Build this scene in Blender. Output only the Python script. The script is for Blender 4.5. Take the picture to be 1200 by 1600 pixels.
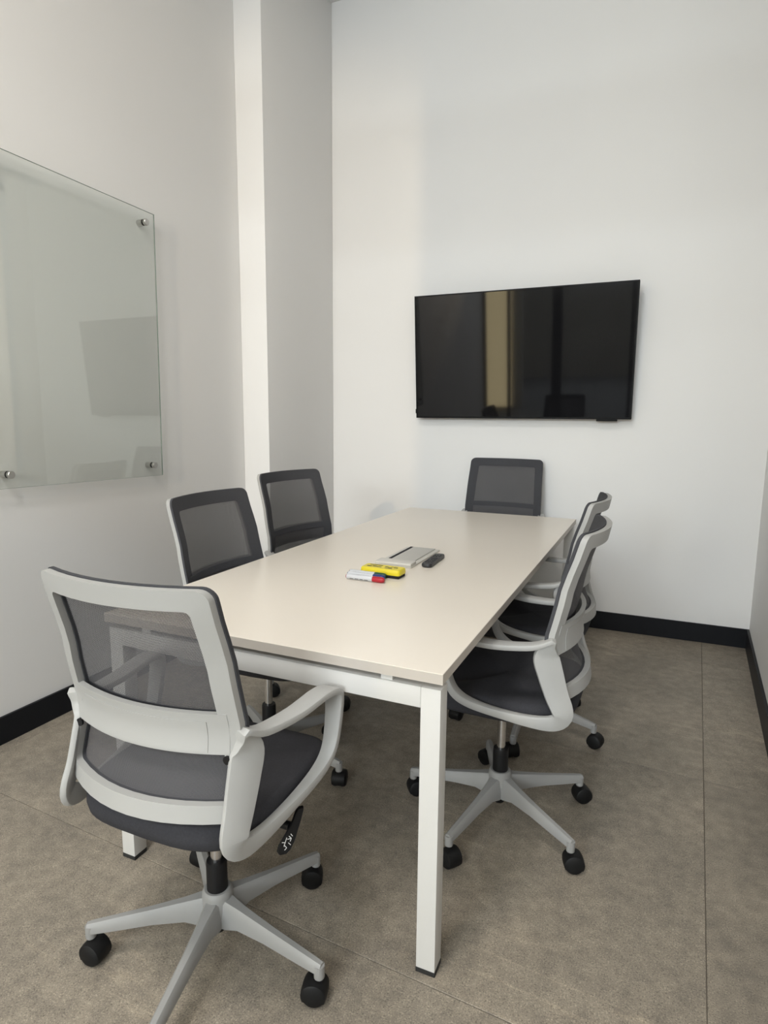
import bpy, bmesh, math, random
from mathutils import Vector, Matrix

random.seed(4)
for o in list(bpy.data.objects):
    bpy.data.objects.remove(o, do_unlink=True)
sc = bpy.context.scene
C = sc.collection

# ------------------------------------------------------------------ camera
F_PX, YAW, PITCH, ROLL = 962.07, -.4090, .1513, .0083
CAM = Vector((.3724, -1.1777, 1.2725))
_f = Vector((math.sin(YAW)*math.cos(PITCH), math.cos(YAW)*math.cos(PITCH), -math.sin(PITCH)))
_r = Vector((math.cos(YAW), -math.sin(YAW), 0))
_u = _r.cross(_f)
r2 = _r*math.cos(ROLL) + _u*math.sin(ROLL)
u2 = _u*math.cos(ROLL) - _r*math.sin(ROLL)
cam = bpy.data.cameras.new('camera')
cam.sensor_fit = 'HORIZONTAL'; cam.sensor_width = 36; cam.lens = F_PX/1200*36
cam.clip_start = .02
camo = bpy.data.objects.new('camera', cam); C.objects.link(camo)
M4 = Matrix.Identity(4)
for i in range(3):
    M4[i][0], M4[i][1], M4[i][2], M4[i][3] = r2[i], u2[i], -_f[i], CAM[i]
camo.matrix_world = M4
sc.camera = camo

# ------------------------------------------------------------------ light
w = bpy.data.worlds.new('world'); sc.world = w; w.use_nodes = True
w.node_tree.nodes['Background'].inputs[0].default_value = (.93, .96, 1, 1)
w.node_tree.nodes['Background'].inputs[1].default_value = 1.2
sc.view_settings.view_transform = 'Standard'
sc.view_settings.look = 'None'
sc.view_settings.gamma = 1
sc.view_settings.use_curve_mapping = False
sc.view_settings.exposure = -.42
sc.cycles.use_denoising = True
sc.cycles.max_bounces = 10
sc.cycles.transparent_max_bounces = 24

def area(name, loc, rot, sx, sy, power, col):
    l = bpy.data.lights.new(name, 'AREA'); l.shape = 'RECTANGLE'; l.size = sx; l.size_y = sy
    l.energy = power; l.color = col
    o = bpy.data.objects.new(name, l); C.objects.link(o); o.location = loc; o.rotation_euler = rot
    return o
# linear ceiling lamps of the office beyond the glass front
LAMPS = [(-.75, -3.6), (.75, -3.6), (-.1, -6.2)]
for (x, y) in LAMPS:
    area('office_lamp_light', (x, y, 3.62), (0, 0, 0), 1.3, .18, 70, (.93, .97, 1))
# added frontal fill, framed as an invented high window at the office's far end
area('added_daylight_fill', (-.5, -9.9, 2.98), (math.radians(90), 0, 0), 4.0, 1.2, 690, (.90, .955, 1))
# ceiling panel of the room itself, above and behind the camera
ROOM_LAMP = (-.55, -1.35, 3.9)
area('room_panel_light', (ROOM_LAMP[0], ROOM_LAMP[1], 3.872), (0, 0, 0), .56, .56, 58, (1, .94, .86))
# added warm spot for the bright strip on the back wall, outside the glass
l = bpy.data.lights.new('added_warm_spot_light', 'SPOT'); l.energy = 270; l.color = (1, .76, .50)
l.spot_size = math.radians(39); l.spot_blend = .6; l.shadow_soft_size = .012
SPOT = Vector((-.928, -3.2, 2.3))
o = bpy.data.objects.new('added_warm_spot_light', l); C.objects.link(o); o.location = SPOT
o.rotation_euler = Vector((-.19, 1, -.07)).to_track_quat('-Z', 'Y').to_euler()

# ------------------------------------------------------------------ helpers
def obj(name, bm, mat, parent=None, smooth=False, loc=None, rot=None, autosmooth=None):
    me = bpy.data.meshes.new(name)
    bmesh.ops.recalc_face_normals(bm, faces=bm.faces[:])
    if autosmooth is not None:
        for f in bm.faces: f.smooth = True
        for e in bm.edges:
            if len(e.link_faces) == 2 and e.calc_face_angle(0) > autosmooth: e.smooth = False
    bm.to_mesh(me); bm.free()
    if smooth:
        for p in me.polygons: p.use_smooth = True
    me.materials.append(mat)
    o = bpy.data.objects.new(name, me); C.objects.link(o)
    if parent: o.parent = parent
    if loc: o.location = loc
    if rot: o.rotation_euler = rot
    return o
def tag(o, label=None, cat=None, group=None, kind=None):
    if label: o['label'] = label
    if cat: o['category'] = cat
    if group: o['group'] = group
    if kind: o['kind'] = kind
    return o
def empty(name, loc=(0, 0, 0), rz=0):
    o = bpy.data.objects.new(name, None); C.objects.link(o)
    o.location = loc; o.rotation_euler = (0, 0, rz); o.empty_display_size = .1
    return o
def box(bm, x0, x1, y0, y1, z0, z1, bev=0, seg=2):
    vs = [bm.verts.new((x, y, z)) for x in (x0, x1) for y in (y0, y1) for z in (z0, z1)]
    q = [(0, 1, 3, 2), (4, 6, 7, 5), (0, 4, 5, 1), (2, 3, 7, 6), (0, 2, 6, 4), (1, 5, 7, 3)]
    fs = [bm.faces.new([vs[i] for i in t]) for t in q]
    if bev:
        es = list({e for f in fs for e in f.edges})
        bmesh.ops.bevel(bm, geom=es, offset=bev, segments=seg, profile=.6, affect='EDGES')
    return bm
def bx(*a, **k): return box(bmesh.new(), *a, **k)
def loft(bm, secs, closed=False, caps=True):
    rows = [[bm.verts.new(p) for p in s] for s in secs]
    n = len(rows[0]); m = len(rows)
    for i in range(m if closed else m-1):
        a, b = rows[i], rows[(i+1) % m]
        for j in range(n):
            bm.faces.new((a[j], a[(j+1) % n], b[(j+1) % n], b[j]))
    if caps and not closed:
        bm.faces.new(rows[0][::-1]); bm.faces.new(rows[-1])
    return bm
def circle(c, r, n, ax=2, a0=0):
    out = []
    for k in range(n):
        t = a0+2*math.pi*k/n; u, v = r*math.cos(t), r*math.sin(t)
        p = [(0, u, v), (v, 0, u), (u, v, 0)][ax]
        out.append((c[0]+p[0], c[1]+p[1], c[2]+p[2]))
    return out
def lathe(bm, prof, n=24, ax=2, c=(0, 0, 0)):
    secs = []
    for (r, h) in prof:
        cc = list(c); cc[ax] += h
        secs.append(circle(cc, max(r, 1e-4), n, ax))
    return loft(bm, secs)
def rrect(hw, hh, r, n=4):
    pts = []
    for cx, cy, a in ((hw-r, hh-r, 0), (-hw+r, hh-r, 90), (-hw+r, -hh+r, 180), (hw-r, -hh+r, 270)):
        for k in range(n+1):
            t = math.radians(a+90*k/n); pts.append((cx+r*math.cos(t), cy+r*math.sin(t)))
    return pts
def tube(bm, pts, r, n=10):
    secs = []
    for i, p in enumerate(pts):
        p = Vector(p); a = Vector(pts[max(i-1, 0)]); b = Vector(pts[min(i+1, len(pts)-1)])
        t = (b-a).normalized(); up = Vector((0, 0, 1)) if abs(t.z) < .9 else Vector((1, 0, 0))
        s = t.cross(up).normalized(); q = s.cross(t)
        secs.append([p+s*r*math.cos(k*2*math.pi/n)+q*r*math.sin(k*2*math.pi/n) for k in range(n)])
    return loft(bm, secs)
def interp(tab, z):
    if z <= tab[0][0]: return tab[0][1]
    for (a, va), (b, vb) in zip(tab, tab[1:]):
        if z <= b:
            t = (z-a)/(b-a); t = t*t*(3-2*t)*.5+t*.5
            return va+(vb-va)*t
    return tab[-1][1]
def catmull(P, per, closed=True):
    out = []; n = len(P)
    for i in range(n if closed else n-1):
        g = lambda k: P[(i+k) % n] if closed else P[min(max(i+k, 0), n-1)]
        a, b, c, d = g(-1), g(0), g(1), g(2)
        for s in range(per):
            t = s/per
            out.append([.5*(2*b[j]+(c[j]-a[j])*t+(2*a[j]-5*b[j]+4*c[j]-d[j])*t*t+(3*b[j]-a[j]-3*c[j]+d[j])*t**3) for j in range(len(b))])
    if not closed: out.append(list(P[-1]))
    return out

# ------------------------------------------------------------------ materials
def mat(name, col, rough=.5, metal=0, spec=.5, noise=None, bump=None, emit=None):
    m = bpy.data.materials.new(name); m.use_nodes = True
    nt = m.node_tree; b = nt.nodes['Principled BSDF']
    b.inputs['Base Color'].default_value = (*col, 1); b.inputs['Roughness'].default_value = rough
    b.inputs['Metallic'].default_value = metal; b.inputs['Specular IOR Level'].default_value = spec
    tc = nt.nodes.new('ShaderNodeTexCoord')
    if noise:
        sc_, amt = noise
        n = nt.nodes.new('ShaderNodeTexNoise'); n.inputs['Scale'].default_value = sc_; n.inputs['Detail'].default_value = 5
        nt.links.new(tc.outputs['Object'], n.inputs['Vector'])
        r = nt.nodes.new('ShaderNodeMapRange'); r.inputs['To Min'].default_value = 1-amt; r.inputs['To Max'].default_value = 1+amt
        nt.links.new(n.outputs['Fac'], r.inputs['Value'])
        v = nt.nodes.new('ShaderNodeVectorMath'); v.operation = 'SCALE'; v.inputs[0].default_value = col
        nt.links.new(r.outputs[0], v.inputs['Scale']); nt.links.new(v.outputs[0], b.inputs['Base Color'])
    if bump:
        sc_, st, dist = bump
        n2 = nt.nodes.new('ShaderNodeTexNoise'); n2.inputs['Scale'].default_value = sc_; n2.inputs['Detail'].default_value = 3
        nt.links.new(tc.outputs['Object'], n2.inputs['Vector'])
        bp = nt.nodes.new('ShaderNodeBump'); bp.inputs['Strength'].default_value = st; bp.inputs['Distance'].default_value = dist
        nt.links.new(n2.outputs['Fac'], bp.inputs['Height']); nt.links.new(bp.outputs[0], b.inputs['Normal'])
    if emit:
        b.inputs['Emission Color'].default_value = (*emit[0], 1); b.inputs['Emission Strength'].default_value = emit[1]
    return m

M = {}
M['wall'] = mat('white_paint', (.80, .797, .792), .65, noise=(2.5, .015), bump=(260, .12, .0006))
M['ceil'] = mat('ceiling_paint', (.8, .8, .79), .8, noise=(3, .01))
M['base'] = mat('black_skirting', (.008, .009, .012), .45, spec=.22, noise=(20, .15))
M['laminate'] = mat('white_laminate', (.80, .738, .655), .28, noise=(6, .012), bump=(500, .05, .0003))
M['edge'] = mat('laminate_edge_band', (.52, .475, .425), .45, noise=(8, .02))
M['steel'] = mat('white_powder_coat', (.63, .62, .60), .4, noise=(9, .012), bump=(700, .06, .0002))
M['blackp'] = mat('black_plastic', (.008, .008, .009), .45, spec=.28, noise=(30, .2))
M['castor'] = mat('black_nylon', (.007, .007, .0075), .55, spec=.25, noise=(60, .2), bump=(300, .1, .0003))
M['greyp'] = mat('light_grey_plastic', (.40, .398, .388), .48, noise=(8, .02), bump=(900, .08, .0002))
M['greyb'] = mat('grey_nylon_base', (.29, .288, .282), .5, noise=(10, .03), bump=(900, .08, .0002))
M['seat'] = mat('charcoal_seat_fabric', (.040, .040, .046), .9, spec=.2, noise=(220, .25), bump=(900, .5, .0008))
M['band'] = mat('charcoal_band_fabric', (.058, .059, .066), .85, spec=.25, noise=(300, .2), bump=(900, .4, .0006))
M['chrome'] = mat('chrome', (.72, .72, .73), .18, 1, noise=(20, .03))
M['brushed'] = mat('brushed_steel', (.55, .54, .52), .28, 1, noise=(40, .08))
M['rubber'] = mat('black_rubber', (.015, .015, .015), .7, noise=(30, .2))
M['print_white'] = mat('white_print', (.8, .8, .8), .5, noise=(30, .02))
M['print_black'] = mat('black_print', (.02, .02, .02), .5, noise=(30, .1))
M['bezel'] = mat('black_bezel', (.006, .006, .007), .5, spec=.15, noise=(20, .1))
M['screen'] = mat('television_glass', (.006, .006, .007), .045, spec=.42, noise=(3, .05))
M['aluminium'] = mat('matt_aluminium', (.55, .54, .51), .38, .35, noise=(30, .03))
M['greyplate'] = mat('pale_grey_plastic', (.62, .60, .56), .4, noise=(20, .03))
M['yellow'] = mat('yellow_plastic', (.75, .62, .02), .4, noise=(20, .03))
M['felt'] = mat('black_felt', (.012, .012, .016), .95, noise=(200, .3))
M['markerw'] = mat('white_marker_barrel', (.60, .62, .66), .3, noise=(20, .02))
M['red'] = mat('red_cap', (.42, .01, .025), .3, noise=(20, .05))
M['blue'] = mat('blue_cap', (.012, .03, .17), .3, noise=(20, .05))
M['green'] = mat('green_cap', (.01, .06, .035), .3, noise=(20, .05))
M['remote'] = mat('remote_plastic', (.018, .018, .02), .4, noise=(30, .15))
M['button'] = mat('remote_button_rubber', (.035, .035, .038), .6, noise=(30, .15))
M['beige'] = mat('beige_office_wall', (.45, .42, .36), .7, noise=(3, .03))
M['carpet'] = mat('office_carpet', (.14, .14, .14), .95, noise=(80, .3))
M['mullion'] = mat('black_aluminium', (.012, .012, .013), .4, noise=(20, .1))
M['lampglow'] = mat('lamp_diffuser', (.9, .9, .9), .5, noise=(10, .01), emit=((.93, .97, 1), 14))
M['warmwin'] = mat('warm_lit_blind', (.7, .6, .4), .7, noise=(4, .05), emit=((1, .80, .45), 7))

def floor_material():
    m = bpy.data.materials.new('stone_look_floor'); m.use_nodes = True; nt = m.node_tree; N = nt.nodes; L = nt.links
    b = N['Principled BSDF']; b.inputs['Roughness'].default_value = .5; b.inputs['Specular IOR Level'].default_value = .35
    tc = N.new('ShaderNodeTexCoord')
    oi = N.new('ShaderNodeObjectInfo')
    add = N.new('ShaderNodeVectorMath'); add.operation = 'ADD'
    mul = N.new('ShaderNodeVectorMath'); mul.operation = 'SCALE'; mul.inputs[0].default_value = (7, 13, 5)
    L.new(oi.outputs['Random'], mul.inputs['Scale']); L.new(tc.outputs['Object'], add.inputs[0]); L.new(mul.outputs[0], add.inputs[1])
    def noise(s, d, dist=0, vec=None):
        n = N.new('ShaderNodeTexNoise'); n.inputs['Scale'].default_value = s; n.inputs['Detail'].default_value = d
        n.inputs['Distortion'].default_value = dist; L.new((vec or add).outputs[0], n.inputs['Vector']); return n
    def ramp(src, stops):
        r = N.new('ShaderNodeValToRGB'); e = r.color_ramp.elements
        e[0].position, e[0].color = stops[0][0], (*stops[0][1], 1); e[1].position, e[1].color = stops[-1][0], (*stops[-1][1], 1)
        for p, c in stops[1:-1]:
            k = e.new(p); k.color = (*c, 1)
        L.new(src, r.inputs[0]); return r
    big = ramp(noise(2.2, 5, .6).outputs['Fac'], [(.3, (.232, .204, .168)), (.52, (.275, .240, .195)), (.7, (.315, .273, .221))])
    mid = ramp(noise(26, 8).outputs['Fac'], [(.28, (.80, .80, .81)), (.72, (1.18, 1.17, 1.15))])
    fine = ramp(noise(300, 2).outputs['Fac'], [(.30, (.52, .52, .52)), (.42, (.95, .95, .95)), (.58, (1.03, 1.03, 1.02)), (.72, (1.62, 1.60, 1.55))])
    def mult(a, c):
        x = N.new('ShaderNodeMix'); x.data_type = 'RGBA'; x.blend_type = 'MULTIPLY'; x.inputs[0].default_value = 1
        L.new(a, x.inputs[6]); L.new(c, x.inputs[7]); return x.outputs[2]
    col = mult(mult(big.outputs[0], mid.outputs[0]), fine.outputs[0])
    # diagonal veins of the stone print
    mp = N.new('ShaderNodeMapping'); mp.inputs['Rotation'].default_value = (0, 0, math.radians(33)); mp.inputs['Scale'].default_value = (.55, 5, 1)
    L.new(add.outputs[0], mp.inputs['Vector'])
    vn = noise(1.3, 6, .4, mp)
    s = N.new('ShaderNodeMath'); s.operation = 'SUBTRACT'; s.inputs[1].default_value = .5; L.new(vn.outputs['Fac'], s.inputs[0])
    ab = N.new('ShaderNodeMath'); ab.operation = 'ABSOLUTE'; L.new(s.outputs[0], ab.inputs[0])
    vr = ramp(ab.outputs[0], [(0, (1.30, 1.27, 1.22)), (.006, (1.12, 1.11, 1.1)), (.02, (1, 1, 1))])
    msk = noise(3.1, 2); mr = N.new('ShaderNodeMapRange'); mr.inputs['From Min'].default_value = .5; mr.inputs['From Max'].default_value = .62
    L.new(msk.outputs['Fac'], mr.inputs['Value'])
    x = N.new('ShaderNodeMix'); x.data_type = 'RGBA'; x.blend_type = 'MULTIPLY'; L.new(mr.outputs[0], x.inputs[0]); L.new(col, x.inputs[6]); L.new(vr.outputs[0], x.inputs[7])
    L.new(x.outputs[2], b.inputs['Base Color'])
    bp = N.new('ShaderNodeBump'); bp.inputs['Strength'].default_value = .12; bp.inputs['Distance'].default_value = .0006
    L.new(noise(340, 2).outputs['Fac'], bp.inputs['Height']); L.new(bp.outputs[0], b.inputs['Normal'])
    return m
M['floor'] = floor_material()
M['grout'] = mat('tile_joint', (.165, .142, .115), .85, noise=(60, .15))

def glass_material(name, tint, boost=1.0, ior=1.5):
    m = bpy.data.materials.new(name); m.use_nodes = True; nt = m.node_tree; N = nt.nodes; L = nt.links
    N.remove(N['Principled BSDF']); out = N['Material Output']
    t = N.new('ShaderNodeBsdfTransparent'); t.inputs[0].default_value = (*tint, 1)
    g = N.new('ShaderNodeBsdfGlossy'); g.inputs['Roughness'].default_value = .0; g.inputs[0].default_value = (.96, 1, .97, 1)
    fr = N.new('ShaderNodeFresnel'); ge = N.new('ShaderNodeNewGeometry')
    sw = N.new('ShaderNodeMapRange'); sw.inputs['To Min'].default_value = ior; sw.inputs['To Max'].default_value = 1/ior
    L.new(ge.outputs['Backfacing'], sw.inputs['Value']); L.new(sw.outputs[0], fr.inputs[0])
    k = N.new('ShaderNodeMath'); k.operation = 'MULTIPLY'; k.inputs[1].default_value = boost; k.use_clamp = True
    L.new(fr.outputs[0], k.inputs[0])
    mx = N.new('ShaderNodeMixShader'); L.new(k.outputs[0], mx.inputs[0]); L.new(t.outputs[0], mx.inputs[1]); L.new(g.outputs[0], mx.inputs[2])
    L.new(mx.outputs[0], out.inputs[0]); return m
M['board_glass'] = glass_material('greenish_board_glass', (.945, .955, .947))
M['pane_glass'] = glass_material('clear_pane_glass', (.98, .99, .985), .5)
M['glass_edge'] = mat('glass_edge', (.22, .27, .24), .25, noise=(10, .05))

def mesh_fabric(name, col, pitch, hole):
    """open weave: holes in a staggered grid, laid in the surface's own metres (UV)"""
    m = bpy.data.materials.new(name); m.use_nodes = True; nt = m.node_tree; N = nt.nodes; L = nt.links
    b = N['Principled BSDF']; b.inputs['Base Color'].default_value = (*col, 1); b.inputs['Roughness'].default_value = .75
    b.inputs['Specular IOR Level'].default_value = .3
    uv = N.new('ShaderNodeUVMap'); sp = N.new('ShaderNodeSeparateXYZ'); L.new(uv.outputs[0], sp.inputs[0])
    def math_(op, a, bb=None):
        n = N.new('ShaderNodeMath'); n.operation = op
        for i, v in enumerate((a, bb)):
            if v is None: continue
            if isinstance(v, (int, float)): n.inputs[i].default_value = v
            else: L.new(v, n.inputs[i])
        return n.outputs[0]
    v = math_('DIVIDE', sp.outputs[1], pitch*.8)
    row = math_('FLOOR', v)
    off = math_('MULTIPLY', math_('MODULO', math_('ABSOLUTE', row), 2), .5)
    u = math_('ADD', math_('DIVIDE', sp.outputs[0], pitch), off)
    fu = math_('ABSOLUTE', math_('SUBTRACT', math_('FRACT', u), .5)); fv = math_('ABSOLUTE', math_('SUBTRACT', math_('FRACT', v), .5))
    h = math_('MULTIPLY', math_('LESS_THAN', fu, hole*.5), math_('LESS_THAN', fv, hole*.46))
    t = N.new('ShaderNodeBsdfTransparent')
    mx = N.new('ShaderNodeMixShader'); L.new(h, mx.inputs[0]); L.new(b.outputs[0], mx.inputs[1]); L.new(t.outputs[0], mx.inputs[2])
    L.new(mx.outputs[0], N['Material Output'].inputs[0]); return m
M['mesh'] = mesh_fabric('charcoal_mesh', (.088, .086, .092), .0030, .43)

# ------------------------------------------------------------------ the setting
XL, YB, YF, ZC = -1.887, 2.7086, -2.3, 3.9
XCOL, YCOL = -1.7075, 1.9064
RT = math.tan(.0572); XR = .9418
xr = lambda y: XR-RT*(YB-y)

def struct(name, bm, m, **k): return tag(obj(name, bm, m, **k), kind='structure')
# floor: joint bed and tiles laid parallel to the right-hand wall
fl = struct('floor', bx(XL-.1, 1.1, YF, YB+.1, -.05, -.004), M['grout'])
tl = 1.2; tx = 2.4; jw = .0018
tilemesh = None
th = -math.atan(RT)
for i in range(-2, 1):
    for j in range(-2, 3):
        x0, y0 = .62+i*tx, -.05+(j)*tl
        c = Vector((x0+tx/2, y0+tl/2, 0))
        p = Vector((.62, 1.15, 0)); d = c-p
        c = p+Vector((d.x*math.cos(th)-d.y*math.sin(th), d.x*math.sin(th)+d.y*math.cos(th), 0))
        if tilemesh is None:
            t0 = obj('floor_tile', bx(-tx/2+jw/2, tx/2-jw/2, -tl/2+jw/2, tl/2-jw/2, -.006, 0, bev=.0009, seg=1), M['floor'], fl)
            tilemesh = t0.data; t = t0
        else:
            t = bpy.data.objects.new('floor_tile', tilemesh); C.objects.link(t); t.parent = fl
        t.location = c; t.rotation_euler = (0, 0, th)
struct('wall_back', bx(XL-.1, 1.2, YB, YB+.12, 0, ZC), M['wall'])
struct('wall_left', bx(XL-.12, XL, YF, YB, 0, ZC), M['wall'])
struct('wall_column', bx(XL, XCOL, YCOL, YB, 0, ZC, bev=.004), M['wall'], autosmooth=.6)
bm = bmesh.new(); loft(bm, [[(xr(y), y, z), (xr(y)+.12, y, z), (xr(y)+.12, y, z+ZC), (xr(y), y, z+ZC)] for y, z in ((YF, 0), (YB, 0))])
struct('wall_right', bm, M['wall'])
struct('ceiling', bx(XL-.12, 1.2, YF, YB+.12, ZC, ZC+.1), M['ceil'])
BH, BT = .110, .012
struct('baseboard_back', bx(XCOL, xr(YB), YB-BT, YB, 0, BH, bev=.0015, seg=1), M['base'])
struct('baseboard_left', bx(XL, XL+BT, YF+.06, YCOL-BT, 0, BH, bev=.0015, seg=1), M['base'])
bm = bmesh.new(); box(bm, XL, XCOL+BT, YCOL-BT, YCOL, 0, BH); box(bm, XCOL, XCOL+BT, YCOL, YB-BT, 0, BH)
struct('baseboard_column', bm, M['base'])
bm = bmesh.new(); loft(bm, [[(xr(y)-BT, y, 0), (xr(y), y, 0), (xr(y), y, BH), (xr(y)-BT, y, BH)] for y in (YF+.06, YB-BT)])
struct('baseboard_right', bm, M['base'])

# glass front behind the camera, with the office beyond it
front = struct('window_1', bx(XL, xr(YF), YF-.03, YF+.03, 0, .06), M['mullion'])
for (a, b) in ((XL, XL+.04), (-1.55, -1.51), (-.95, -.82), (.02, .06), (xr(YF)-.05, xr(YF)-.005)):
    obj('mullion', bx(a, b, YF-.03, YF+.03, .06, ZC-.02, bev=.002, seg=1), M['mullion'], front)
for (a, b) in ((XL+.04, -1.55), (-1.51, -.95), (-.82, .02), (.06, xr(YF)-.05)):
    obj('transom', bx(a, b, YF-.025, YF+.025, 2.79, 2.88), M['mullion'], front)
    obj('pane', bx(a, b, YF-.004, YF+.004, .06, 2.79), M['pane_glass'], front)
    obj('pane', bx(a, b, YF-.004, YF+.004, 2.88, ZC-.02), M['pane_glass'], front)
struct('floor_office', bx(-6, 6, -10, YF, -.05, -.004), M['carpet'])
struct('ceiling_office', bx(-6, 6, -10, YF, ZC, ZC+.1), M['ceil'])
struct('wall_corridor', bx(-6, -1.95, -5.4, -5.27, 0, ZC), M['beige'])
struct('wall_office', bx(-6, 6, -10.1, -10, 0, ZC), M['beige'])
bm = bmesh.new()
for b in ((-2.56, 1.56, 2.30, 2.36), (-2.56, 1.56, 3.60, 3.66), (-2.56, -2.50, 2.36, 3.6), (1.50, 1.56, 2.36, 3.6)): box(bm, b[0], b[1], -10, -9.86, b[2], b[3])
struct('added_window', bm, M['mullion'])  # invented window frame around the added daylight fill
win = tag(obj('lit_window_blind', bx(-2.95, -2.13, -5.26, -5.23, .05, 3.3), M['warmwin']), 'warm sunlit window blind on the corridor wall outside the glass', 'window blind')
for (x, y), lb in zip(LAMPS, ('slim white linear ceiling lamp above the corridor, nearer the left wall', 'slim white linear ceiling lamp above the corridor, nearer the right wall', 'slim white linear ceiling lamp deeper in the office')):
    e = tag(empty('linear_ceiling_lamp', (x, y, ZC)), lb, 'lamp', 'linear lamps of the office')
    obj('housing', bx(-.68, .68, -.11, .11, -.26, -.20, bev=.004, seg=1), M['steel'], e)
    obj('diffuser', bx(-.65, .65, -.09, .09, -.268, -.261), M['lampglow'], e)
    for s in (-.5, .5): obj('suspension_rod', lathe(bmesh.new(), [(.004, -.2), (.004, 0)], 8, c=(s, 0, 0)), M['brushed'], e)

e = tag(empty('ceiling_panel_lamp', ROOM_LAMP), 'square white ceiling panel lamp inside the meeting room', 'lamp')
obj('frame', bx(-.30, .30, -.30, .30, -.022, 0, bev=.003, seg=1), M['steel'], e)
obj('diffuser', bx(-.28, .28, -.28, .28, -.0245, -.0222), M['lampglow'], e)
# housing for the added warm spot, unseen outside the glass
e = tag(empty('added_warm_spot', SPOT), 'small black spot lamp added unseen in the corridor outside the glass', 'lamp')
d = Vector((-.19, 1, -.07)); q_ = d.to_track_quat('-Z', 'Y').to_euler()
bm = bmesh.new(); secs = [circle((0, 0, h), r, 20) for r, h in ((.045, -.015), (.045, .10), (.03, .11))]
loft(bm, secs, caps=False); bm.faces.new(list(bm.verts)[-20:])
obj('housing', bm, M['mullion'], e, rot=q_)
obj('suspension_rod', lathe(bmesh.new(), [(.006, .05), (.006, ZC-SPOT.z)], 8, c=(0, -.07, 0)), M['mullion'], e)

# ------------------------------------------------------------------ table
TW, TL, TH = .973, 2.262, .74
TYAW = -.0078
tab = tag(empty('meeting_table', (0, 0, 0), TYAW), 'long white meeting table with square white steel legs', 'table')
top = obj('tabletop', bx(-TW, 0, 0, TL, TH-.0245, TH, bev=.0012, seg=2), M['laminate'], tab)
bm = bmesh.new(); e0 = .0006
for b in ((-TW-e0, e0, -e0, 0), (-TW-e0, e0, TL, TL+e0), (-TW-e0, -TW, 0, TL), (0, e0, 0, TL)):
    box(bm, *b, TH-.0238, TH-.0008)
obj('edge_band', bm, M['edge'], top)
LW = .046; ZB1, ZB0 = TH-.0245-.016, TH-.0245-.016-.048
for sx in (0, 1):
    for sy in (0, 1):
        x0 = (-.006-LW) if sx else (-TW+.006); y0 = .008 if sy == 0 else TL-.008-LW
        lg = obj('leg', bx(x0, x0+LW, y0, y0+LW, .012, ZB1, bev=.002), M['steel'], tab, autosmooth=.7)
        obj('foot_cap', bx(x0-.0005, x0+LW+.0005, y0-.0005, y0+LW+.0005, 0, .0125, bev=.001, seg=1), M['rubber'], lg)
for sy in (0, 1):
    y0 = .008 if sy == 0 else TL-.008-LW
    obj('cross_rail', bx(-TW+.006+LW, -.006-LW, y0, y0+LW, ZB0, ZB1, bev=.0015), M['steel'], tab, autosmooth=.7)
    for x in (-.135, -TW+.135):
        obj('spacer', bx(x-.014, x+.014, y0+.006, y0+LW-.006, ZB1, TH-.0245), M['steel'], tab)
for x in (-.32, -.65):
    obj('long_rail', bx(x-.02, x+.02, .008+LW, TL-.008-LW, ZB0+.005, ZB1), M['steel'], tab)

# ------------------------------------------------------------------ chair
ZTOP = .978
YB_T = [(.47, -.146), (.53, -.145), (.61, -.130), (.68, -.126), (.80, -.150), (ZTOP, -.198)]
SAG_T = [(.47, .062), (.53, .064), (.62, .050), (.69, .046), (.80, .045), (ZTOP, .042)]
HW_T = [(.47, .212), (.53, .220), (.60, .218), (.70, .218), (ZTOP, .208)]
def back(x, z, off=0.0):
    h = interp(HW_T, z)
    return Vector((x, interp(YB_T, z)-interp(SAG_T, z)*(1-min(1.15, (x/h)**2))+off, z))
def outline(z0, z1, inset_s, rad_b, rad_t, n=10, m=6):
    """closed outline in (x,z) of the back, its sides drawn in by inset_s"""
    hw = lambda z: interp(HW_T, z)-(inset_s if not callable(inset_s) else inset_s(z))
    P = []
    def arc(cx, cz, r, a0):
        for k in range(m+1):
            t = math.radians(a0+90*k/m); P.append((cx+r*math.cos(t), cz+r*math.sin(t)))
    def side(s, za, zb):
        for k in range(1, n):
            z = za+(zb-za)*k/n; P.append((s*hw(z), z))
    def flat(z, xa, xb):
        for k in range(1, n): P.append((xa+(xb-xa)*k/n, z))
    ht, hb = hw(z1-rad_t), hw(z0+rad_b)
    arc(ht-rad_t, z1-rad_t, rad_t, 0); flat(z1, ht-rad_t, -ht+rad_t)
    arc(-ht+rad_t, z1-rad_t, rad_t, 90); side(-1, z1-rad_t, z0+rad_b)
    arc(-hb+rad_b, z0+rad_b, rad_b, 180); flat(z0, -hb+rad_b, hb-rad_b)
    arc(hb-rad_b, z0+rad_b, rad_b, 270); side(1, z0+rad_b, z1-rad_t)
    return P
def ring_solid(bm, outer, inner, y_front, y_back, bulge=0):
    A = [[back(x, z, y_front) for x, z in outer], [back(x, z, y_front) for x, z in inner], [back(x, z, y_back) for x, z in inner], [back(x, z, y_back) for x, z in outer]]
    n = len(outer); R = [[bm.verts.new(p) for p in row] for row in A]
    for i in range(4):
        a, b = R[i], R[(i+1) % 4]
        for j in range(n): bm.faces.new((a[j], a[(j+1) % n], b[(j+1) % n], b[j]))
    es = [e for e in bm.edges if e.calc_face_angle(0) > .9]
    bmesh.ops.bevel(bm, geom=es, offset=.0035, segments=2, profile=.6, affect='EDGES')
    return bm
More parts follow.
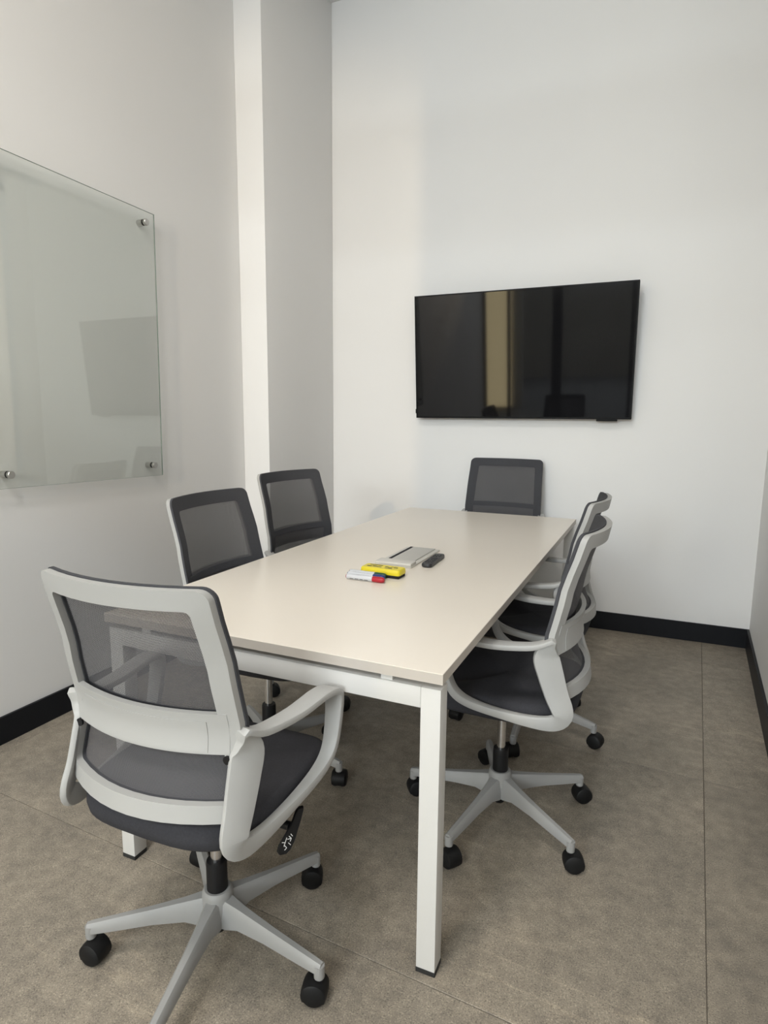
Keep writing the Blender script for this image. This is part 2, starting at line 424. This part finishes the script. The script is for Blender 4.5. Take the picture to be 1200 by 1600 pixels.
def sheet(bm, z0, z1, ins, off, nx=24, nz=20, thick=0, half=None):
    uvl = bm.loops.layers.uv.new('UVMap')
    def grid(o):
        return [[bm.verts.new(back((interp(HW_T, z)-ins)*(2*i/nx-1) if half is None else half(z)*(2*i/nx-1), z, o)) for i in range(nx+1)] for z in (z0+(z1-z0)*k/nz for k in range(nz+1))]
    g = grid(off)
    gs = [g] + ([grid(off-thick)] if thick else [])
    for q in gs:
        for k in range(nz):
            for i in range(nx):
                f = bm.faces.new((q[k][i], q[k][i+1], q[k+1][i+1], q[k+1][i]))
                for lp in f.loops:
                    c = lp.vert.co; lp[uvl].uv = (c.x*1.06, c.z*1.03)
    if thick:
        a, b = gs
        rim = lambda q: [q[0][i] for i in range(nx+1)]+[q[k][nx] for k in range(1, nz+1)]+[q[nz][i] for i in range(nx-1, -1, -1)]+[q[k][0] for k in range(nz-1, 0, -1)]
        ra, rb = rim(a), rim(b)
        for i in range(len(ra)): bm.faces.new((ra[i], ra[(i+1) % len(ra)], rb[(i+1) % len(ra)], rb[i]))
    return bm

def make_caster_meshes():
    hood = bmesh.new()
    secs = []
    for x, k in ((-.0245, .80), (-.0215, .95), (-.010, 1), (.010, 1), (.0215, .95), (.0245, .80)):
        s = []
        for q in range(15):
            t = math.radians(-28+q*(236/14)); s.append((x, -.010+.0295*k*math.cos(t), .0275+.0295*k*math.sin(t)))
        secs.append(s)
    loft(hood, secs)
    lathe(hood, [(.0085, .045), (.0085, .062)], 12)
    wheel = lathe(bmesh.new(), [(.010, -.0105), (.022, -.0105), (.0262, -.007), (.0275, -.002), (.0275, .003), (.0262, .0075), (.020, .0095), (.008, .0095)], 22, ax=0)
    return hood, wheel

def make_chair():
    root = empty('office_chair')
    # five-star base with hub
    bm = bmesh.new()
    for k in range(5):
        a = k*2*math.pi/5; d = Vector((math.cos(a), math.sin(a), 0)); s = Vector((-d.y, d.x, 0))
        secs = []
        for r, wt, wb, zt, zb in ((.012, .030, .048, .146, .078), (.040, .030, .046, .143, .080), (.075, .024, .038, .135, .090), (.15, .020, .032, .121, .088), (.23, .018, .028, .108, .080), (.285, .017, .025, .099, .075), (.300, .015, .021, .096, .074)):
            zm = zt-.006
            secs.append([d*r+s*x+Vector((0, 0, z)) for x, z in ((wb/2, zb), (wb/2, zb+.008), (wt/2+.002, zm), (wt/2-.003, zt), (-wt/2+.003, zt), (-wt/2-.002, zm), (-wb/2, zb+.008), (-wb/2, zb))])
        loft(bm, secs)
        lathe(bm, [(.0118, .060), (.0122, .064), (.0122, .090)], 14, c=tuple(d*.293))
    lathe(bm, [(.030, .074), (.037, .082), (.038, .120), (.036, .150), (.034, .157), (.030, .161), (.026, .161)], 30)
    star = obj('base_star', bm, M['greyb'], root, autosmooth=.75)
    hood, wheel = make_caster_meshes()
    hm = obj('caster', hood, M['castor'], root, autosmooth=.7)
    whm = obj('wheel', wheel, M['castor'], hm, autosmooth=.7); whm.location = (-.0135, -.010, .0275)
    w2 = whm.copy(); C.objects.link(w2); w2.location = (.0135, -.010, .0275); w2.rotation_euler = (0, 0, math.pi)
    for k in range(5):
        if k: 
            h = hm.copy(); C.objects.link(h)
            for q in (whm, w2):
                qq = q.copy(); C.objects.link(qq); qq.parent = h
        else: h = hm
        h['k'] = k
    # gas lift
    obj('lift_cover', lathe(bmesh.new(), [(.016, .050), (.018, .054), (.018, .098), (.0245, .100), (.0245, .15), (.0245, .228), (.023, .234), (.016, .234)], 26), M['blackp'], root, autosmooth=.7)
    obj('lift_piston', lathe(bmesh.new(), [(.0135, .20), (.0135, .41)], 20), M['chrome'], root, autosmooth=.7)
    bm = bmesh.new(); box(bm, -.085, .085, -.13, .11, .385, .415, bev=.008); box(bm, -.045, .045, -.06, .06, .362, .39, bev=.008)
    obj('tilt_mechanism', bm, M['blackp'], root, autosmooth=.7)
    # lever with its paddle on the right-hand side
    lv = obj('height_lever', tube(bmesh.new(), [(.08, .01, .398), (.19, .0, .394), (.232, -.004, .390)], .0048), M['blackp'], root, autosmooth=.8)
    bm = bmesh.new(); lathe(bm, [(.0088, .0), (.0092, .003), (.0092, .032)], 14, ax=0, c=(.200, -.003, .391))
    # paddle: a flat tongue, narrow at the top and wide at the bottom
    out = []; PC = math.sqrt(.5)
    for zz, yy, wd in ((.043, .021, .007), (.036, .018, .0095), (.015, .010, .011), (-.008, -.002, .0145), (-.026, -.012, .0185), (-.040, -.019, .0165), (-.047, -.022, .009)):
        out.append((zz, yy, wd))
    secs = []
    for zz, yy, wd in out:
        secs.append([(.238+(t*.005-zz*.10)*PC+(yy+q*wd)*PC, -.004+(yy+q*wd)*PC-(t*.005-zz*.10)*PC, .386+zz) for t, q in ((-1, -.8), (0, -1), (1, -.8), (1, .8), (0, 1), (-1, .8))])
    loft(bm, secs)
    pd = obj('lever_paddle', bm, M['blackp'], lv, autosmooth=.8)
    bm = bmesh.new()   # printed symbol: small strokes on the outer face
    def stroke(y0, z0, y1, z1, wdt=.0014):
        W3 = lambda y, z, h: (.238+(.0053+h-z*.10)*PC+y*PC, -.004+y*PC-(.0053+h-z*.10)*PC, .386+z)
        dy, dz = y1-y0, z1-z0; L_ = math.hypot(dy, dz); ny, nz = -dz/L_*wdt/2, dy/L_*wdt/2
        q = [(y0+ny, z0+nz), (y1+ny, z1+nz), (y1-ny, z1-nz), (y0-ny, z0-nz)]
        lo = [W3(y, z, 0) for y, z in q]; hi = [W3(y, z, .0004) for y, z in q]
        loft(bm, [lo, hi])
    for a in ((-.008, -.010, -.003, -.016), (-.003, -.016, -.006, -.022), (-.012, -.016, -.003, -.016), (-.004, -.006, .000, -.012), (-.013, -.012, -.020, -.030), (-.020, -.026, -.014, -.034), (-.014, -.034, -.019, -.038), (-.010, -.024, -.005, -.030), (-.024, -.020, -.017, -.022)):
        stroke(*a)
    obj('lever_symbol', bm, M['print_white'], pd)['label'] = 'white printed height symbol'
    # seat: cushion on a plastic pan
    def seat_outline(k, dz):
        pts = []
        for q in range(56):
            t = 2*math.pi*q/56; c, s_ = math.cos(t), math.sin(t); e = 2/4.2
            x = math.copysign(abs(c)**e, c); y = math.copysign(abs(s_)**e, s_)
            wx = .232 if y > 0 else .232-.018*y*y
            yy = .026+(.232*y if y > 0 else .222*y)
            if y < 0: yy -= .012*(1-x*x)*(-y)
            z = dz-(.018*max(0, (yy-.14)/.12)**2 if yy > .14 else 0)+.010*max(0, (-.12-yy)/.1)
            z += .008*x*x*(1 if dz > .45 else 0)
            pts.append((x*wx*k, .02+(yy-.02)*k, z))
        return pts
    bm = bmesh.new()
    prof = [(.80, .412), (.93, .417), (.985, .430), (1, .446), (.995, .458), (.97, .470), (.92, .475), (.75, .472), (.4, .468), (.05, .467)]
    loft(bm, [seat_outline(k, z) for k, z in prof])
    cu = obj('seat_cushion', bm, M['seat'], root, autosmooth=1.2)
    bm = bmesh.new(); loft(bm, [seat_outline(k, z) for k, z in ((.62, .396), (.78, .402), (.84, .414), (.80, .418))])
    obj('seat_pan', bm, M['blackp'], root, autosmooth=.9)
    # backrest frame, lumbar bar, mesh, sewn front band
    INS = lambda z: interp([(.50, .014), (.60, .016), (.66, .036), (.9, .038)], z)
    fr = obj('backrest_frame', ring_solid(bmesh.new(), outline(.514, ZTOP, 0, .022, .024), outline(.550, ZTOP-.040, INS, .012, .012), -.004, -.020), M['greyp'], root, autosmooth=.6)
    obj('lumbar_bar', sheet(bmesh.new(), .644, .727, .020, -.008, thick=.013, nz=6), M['greyp'], fr, autosmooth=.6)
    bm = bmesh.new()      # raised back of the lumbar pad carrier
    sheet(bm, .648, .710, 0, -.0212, thick=.0012, nz=4, half=lambda z: .158)
    obj('lumbar_cover', bm, M['greyp'], fr, autosmooth=.6)
    for s in (-1, 1):
        p = back(s*.194, .634, -.0215)
        obj('pivot_bolt', lathe(bmesh.new(), [(.0085, -.0025), (.0085, .002), (.007, .003), (.005, .001)], 16, ax=1, c=tuple(p)), M['blackp'], fr, autosmooth=.6)
    sheetm = obj('back_mesh', sheet(bmesh.new(), .518, ZTOP-.012, .010, .003, nx=28, nz=30), M['mesh'], root, smooth=True)
    obj('front_band', ring_solid(bmesh.new(), outline(.518, ZTOP+.0025, -.0025, .022, .026), outline(.550, ZTOP-.043, lambda z: INS(z)+.005, .012, .012), .0046, -.0038), M['band'], root, autosmooth=.6)
    obj('lumbar_band', sheet(bmesh.new(), .700, .724, .030, .0055, thick=.003, nz=3), M['band'], root, autosmooth=.6)
    # armrests: closed loops whose section turns from a plate (rear) into a pad (top)
    P = [  # y, z, x, in-plane thickness, width, twist
        (-0.143, 0.690, .222, .014, .034, 10), (-0.095, 0.670, .230, .016, .038, 5), (0.000, 0.664, .246, .016, .045, 0), (0.085, 0.670, .258, .016, .048, 0), (0.130, 0.664, .264, .017, .048, 0),
        (0.144, 0.645, .267, .017, .046, 0), (0.137, 0.591, .268, .018, .042, 0), (0.124, 0.541, .267, .020, .038, 0), (0.104, 0.509, .263, .024, .034, 0), (0.066, 0.487, .256, .024, .030, 0),
        (0.000, 0.471, .247, .024, .026, 5), (-0.090, 0.459, .236, .032, .021, 18), (-0.156, 0.461, .226, .044, .017, 28), (-0.181, 0.487, .221, .056, .015, 30),
        (-0.161, 0.541, .219, .064, .014, 30), (-0.143, 0.596, .219, .070, .014, 30), (-0.130, 0.642, .219, .070, .015, 28), (-0.136, 0.672, .220, .040, .022, 18)]
    Q = catmull(P, 5)
    for s in (-1, 1):
        secs = []; n = len(Q)
        for i, (y, z, x, t, wd, tw) in enumerate(Q):
            a, b = Q[i-1], Q[(i+1) % n]
            tg = Vector((s*(b[2]-a[2]), b[0]-a[0], b[1]-a[1])).normalized()
            bn = Vector((s, 0, 0)); bn = (bn-tg*bn.dot(tg)).normalized(); nm = tg.cross(bn)
            tw = math.radians(tw); sg = 1 if nm.y > 0 else -1
            nm = (nm*math.cos(tw)+Vector((s, 0, 0))*math.sin(tw)*sg*abs(nm.y)).normalized(); nm = (nm-tg*nm.dot(tg)).normalized()
            bn = nm.cross(tg); bn = bn if bn.x*s > 0 else -bn
            cpt = Vector((s*x, y, z))
            sec = [cpt+nm*u+bn*v for u, v in rrect(t/2, wd/2, min(t, wd)*.26, 2)]
            secs.append(sec)
        bm = bmesh.new(); loft(bm, secs, closed=True)
        obj('armrest', bm, M['greyp'], root, autosmooth=.7)
    for s in (-1, 1):     # bracket that carries the arm under the seat
        obj('arm_bracket', loft(bmesh.new(), [[(s*x, y+u, z+v) for u, v in rrect(.022, .007, .004, 2)] for x, y, z in ((.06, -.06, .405), (.17, -.05, .412), (.225, -.045, .438), (.243, -.04, .452))]), M['greyp'], root, autosmooth=.7)
    for c in root.children:
        if c.name.split('.')[0] not in ('base_star', 'caster', 'lift_cover', 'lift_piston'):
            c.location.y = -.030; c.scale.x = .965
        if c.name.split('.')[0] in ('seat_cushion', 'seat_pan', 'tilt_mechanism', 'height_lever', 'arm_bracket'): c.location.z = .014
    return root

proto = make_chair()
R_C = .293
def set_base(root, phase, lift=0):
    """turn star and casters about the chair's column"""
    rnd = random.Random(phase)
    for c in root.children:
        if c.name.split('.')[0] == 'base_star': c.rotation_euler = (0, 0, math.radians(phase))
        if c.name.split('.')[0] == 'caster':
            a = math.radians(phase+72*c['k'])
            c.location = (R_C*math.cos(a), R_C*math.sin(a), 0); c.rotation_euler = (0, 0, rnd.uniform(0, 6.28))
def copy_tree(o, parent=None):
    c = o.copy(); C.objects.link(c); c.parent = parent
    for ch in list(o.children): copy_tree(ch, c)
    return c
G = 'grey mesh-back office chairs around the meeting table'
# x, y, heading (degrees, 0 = faces the far wall), base phase in world degrees, scale, label
CH = [(-.512, -.121, 1, -5, 1.0, 'grey mesh-back swivel chair at the near end of table, seen from behind'),
      (-.008, .657, 89, -34, 1.0, 'grey mesh-back swivel chair on the right side of table, nearer the camera'),
      (-.048, 1.307, 88, -16, 1.0, 'grey mesh-back swivel chair on the right side of table, farther from camera'),
      (-.850, .600, -90, -4, 1.02, 'dark mesh-back chair on the left side of table, nearer the glass board'),
      (-.995, 1.330, -100, 20, 1.035, 'dark mesh-back chair on the left side of table, beside the wall column'),
      (-.458, 2.395, 179, 10, 1.05, 'dark mesh-back chair at the far end of table, below the television')]
chairs = [proto]+[copy_tree(proto) for _ in CH[1:]]
for o, (x, y, h, ph, s, lb) in zip(chairs, CH):
    o.location = (x, y, 0); o.rotation_euler = (0, 0, math.radians(h)); o.scale = (s*1.05 if s == 1.05 else s, s, s)
    set_base(o, ph-h)
    tag(o, lb, 'chair', G)
    if y > 2 or x < -.9:
        for c in o.children:
            if c.name.startswith('armrest'): c.location.z = -.022 if y > 2 else -.05

# ------------------------------------------------------------------ television
TVX0, TVX1, TVZ, TILT, TVHH = -1.0537, .2492, 1.2776, .0921, .7514
tv = tag(empty('television', ((TVX0+TVX1)/2, YB-.062, TVZ)), 'large black flat-screen television mounted on the far wall', 'television')
tv.rotation_euler = (TILT, 0, 0)
hw = (TVX1-TVX0)/2
obj('casing', bx(-hw, hw, -.012, .030, 0, TVHH, bev=.003), M['bezel'], tv, autosmooth=.6)
bm = bmesh.new(); bz = .0065
for b in ((-hw, hw, 0, .011), (-hw, hw, TVHH-bz, TVHH), (-hw, -hw+bz, .011, TVHH-bz), (hw-bz, hw, .011, TVHH-bz)):
    box(bm, b[0], b[1], -.016, -.011, b[2], b[3])
obj('bezel', bm, M['bezel'], tv)
obj('screen', bx(-hw+bz, hw-bz, -.0135, -.0118, .011, TVHH-bz), M['screen'], tv)
obj('sensor_module', bx(hw-.19, hw-.075, -.014, .01, -.012, 0, bev=.003), M['bezel'], tv)
obj('side_connector', bx(-hw-.010, -hw, -.004, .012, .028, .056, bev=.003), M['bezel'], tv)
bm = bmesh.new(); box(bm, -.25, .25, .030, .048, .2, .55)
obj('wall_bracket', bm, M['blackp'], tv)

# ------------------------------------------------------------------ glass writing board
GX = XL+.035; GY1, GZ0, GZ1, GWID = 1.183, .985, 2.208, .86
gb = tag(empty('glass_board', (GX, GY1, GZ0)), 'clear greenish glass writing board on steel standoffs, fixed to left wall', 'writing board')
gb.rotation_euler = (-.016, 0, 0)
gh = GZ1-GZ0
obj('glass_pane', bx(-.003, .003, -GWID, 0, 0, gh), M['board_glass'], gb)
bm = bmesh.new()
for b in ((-GWID, 0, -.0006, 0), (-GWID, 0, gh, gh+.0006), (-.0, .0006, 0, gh), (-GWID-.0006, -GWID, 0, gh)):
    box(bm, -.003, .003, *b)
obj('polished_edge', bm, M['glass_edge'], gb)
for yy in (-.062, -GWID+.062):
    for zz in (.052, gh-.052):
        so = obj('standoff', lathe(bmesh.new(), [(.0142, -.0345), (.0142, -.0048)], 22, ax=0, c=(0, yy, zz)), M['brushed'], gb, autosmooth=.6)
        obj('standoff_cap', lathe(bmesh.new(), [(.0142, .0048), (.0148, .006), (.0148, .017), (.0132, .019), (.001, .019)], 22, ax=0, c=(0, yy, zz)), M['brushed'], so, autosmooth=.6)
        obj('washer', lathe(bmesh.new(), [(.0138, .0032), (.0138, .0048)], 22, ax=0, c=(0, yy, zz)), M['rubber'], so)
        obj('washer', lathe(bmesh.new(), [(.0138, -.0048), (.0138, -.0032)], 22, ax=0, c=(0, yy, zz)), M['rubber'], so)

# ------------------------------------------------------------------ things on the table
# cable hatch
ch = tag(empty('cable_hatch', (-.464, .985, TH)), 'pale grey cable hatch with black slot set in tabletop', 'cable hatch')
obj('frame', bx(-.072, .072, -.150, .175, 0, .006, bev=.0025), M['greyplate'], ch, autosmooth=.6)
obj('flap', bx(-.040, .054, -.085, .170, .0062, .0095, bev=.0012, seg=1), M['aluminium'], ch, autosmooth=.6)
obj('brush_slot', bx(-.054, -.042, -.062, .172, .0062, .0085), M['felt'], ch)
obj('end_block', bx(-.070, .070, -.150, -.092, .006, .016, bev=.003), M['greyplate'], ch, autosmooth=.6)
# remote
rm = tag(empty('remote_control', (-.352, .963, TH), math.radians(2)), 'black slim television remote lying beside the cable hatch', 'remote')
bm = bmesh.new(); secs = [[(x, y, z) for x, y in rrect(.0195*k, .094*k2, .014*k, 5)] for k, k2, z in ((.86, .97, 0), (1, 1, .004), (1, 1, .011), (.9, .98, .015))]
rb = obj('body', loft(bm, secs), M['remote'], rm, autosmooth=.6)
for r_ in range(7):
    for c_ in range(3):
        if r_ in (3, 4): continue
        obj('button', lathe(bmesh.new(), [(.0036, 0), (.0036, .0012), (.0028, .0016)], 10, c=((c_-1)*.011, -.062+r_*.020, .015)), M['button'], rm)
obj('navigation_ring', lathe(bmesh.new(), [(.0125, 0), (.0125, .0012), (.011, .0016)], 20, c=(0, .008, .015)), M['button'], rm)
# eraser
er = tag(empty('whiteboard_eraser', (-.445, .705, TH), math.radians(-2)), 'yellow whiteboard eraser with black felt, between markers and cable hatch', 'eraser')
obj('felt_pad', bx(-.071, .071, -.027, .027, 0, .012, bev=.002, seg=1), M['felt'], er)
obj('grip', loft(bmesh.new(), [[(x, y, z) for x, y in rrect(.073*k, .029*k2, .008, 4)] for k, k2, z in ((1, 1, .011), (1.01, 1.02, .015), (1.0, 1.0, .026), (.96, .92, .030))]), M['yellow'], er, autosmooth=.5)
bm = bmesh.new()
for (x0, x1, y0, y1) in ((-.056, -.008, .012, .019), (-.058, -.040, -.010, -.001), (-.038, -.024, -.008, .003), (-.022, -.004, -.010, -.002), (.006, .018, .000, .008), (.020, .034, -.006, .002), (.012, .040, -.016, -.012), (.040, .054, -.002, .004), (.026, .050, .010, .013)):
    box(bm, x0, x1, y0, y1, .0299, .0304)
obj('printed_marks', bm, M['print_black'], er)
# markers
for (x, y, rz, capm, lb) in ((-.468, .612, 0, 'red', 'white whiteboard marker with red cap, front of the three'),
                             (-.478, .641, -2, 'blue', 'white whiteboard marker with dark blue cap, middle of the three'),
                             (-.484, .6655, -2, 'green', 'white whiteboard marker with dark green cap, against the yellow eraser')):
    mk = tag(empty('whiteboard_marker', (x, y, TH+.0098), math.radians(rz)), lb, 'marker', 'whiteboard markers on the table')
    br = obj('barrel', lathe(bmesh.new(), [(.0075, -.068), (.0095, -.066), (.0095, .026), (.0085, .028)], 22, ax=0), M['markerw'], mk, autosmooth=.6)
    obj('end_plug', lathe(bmesh.new(), [(.006, -.0705), (.0072, -.069), (.0072, -.066)], 18, ax=0), M['print_black'] if capm == 'green' else M[capm], mk, autosmooth=.6)
    obj('cap', lathe(bmesh.new(), [(.0092, .0262), (.0098, .028), (.0098, .056), (.0085, .064), (.006, .068)], 22, ax=0), M[capm], mk, autosmooth=.6)
    bm = bmesh.new()
    for q, (x0, x1) in enumerate(((-.054, -.040), (-.036, -.022), (-.018, -.006), (-.002, .012))):
        for a_ in (205, 72):
            a0, a1 = math.radians(a_-7), math.radians(a_+7)
            lo = [(xx, .0096*math.cos(t), .0096*math.sin(t)) for xx, t in ((x0, a0), (x1, a0), (x1, a1), (x0, a1))]
            loft(bm, [lo, [(p[0], p[1]*1.01, p[2]*1.01) for p in lo]])
    obj('printed_marks', bm, M['print_black'], br)
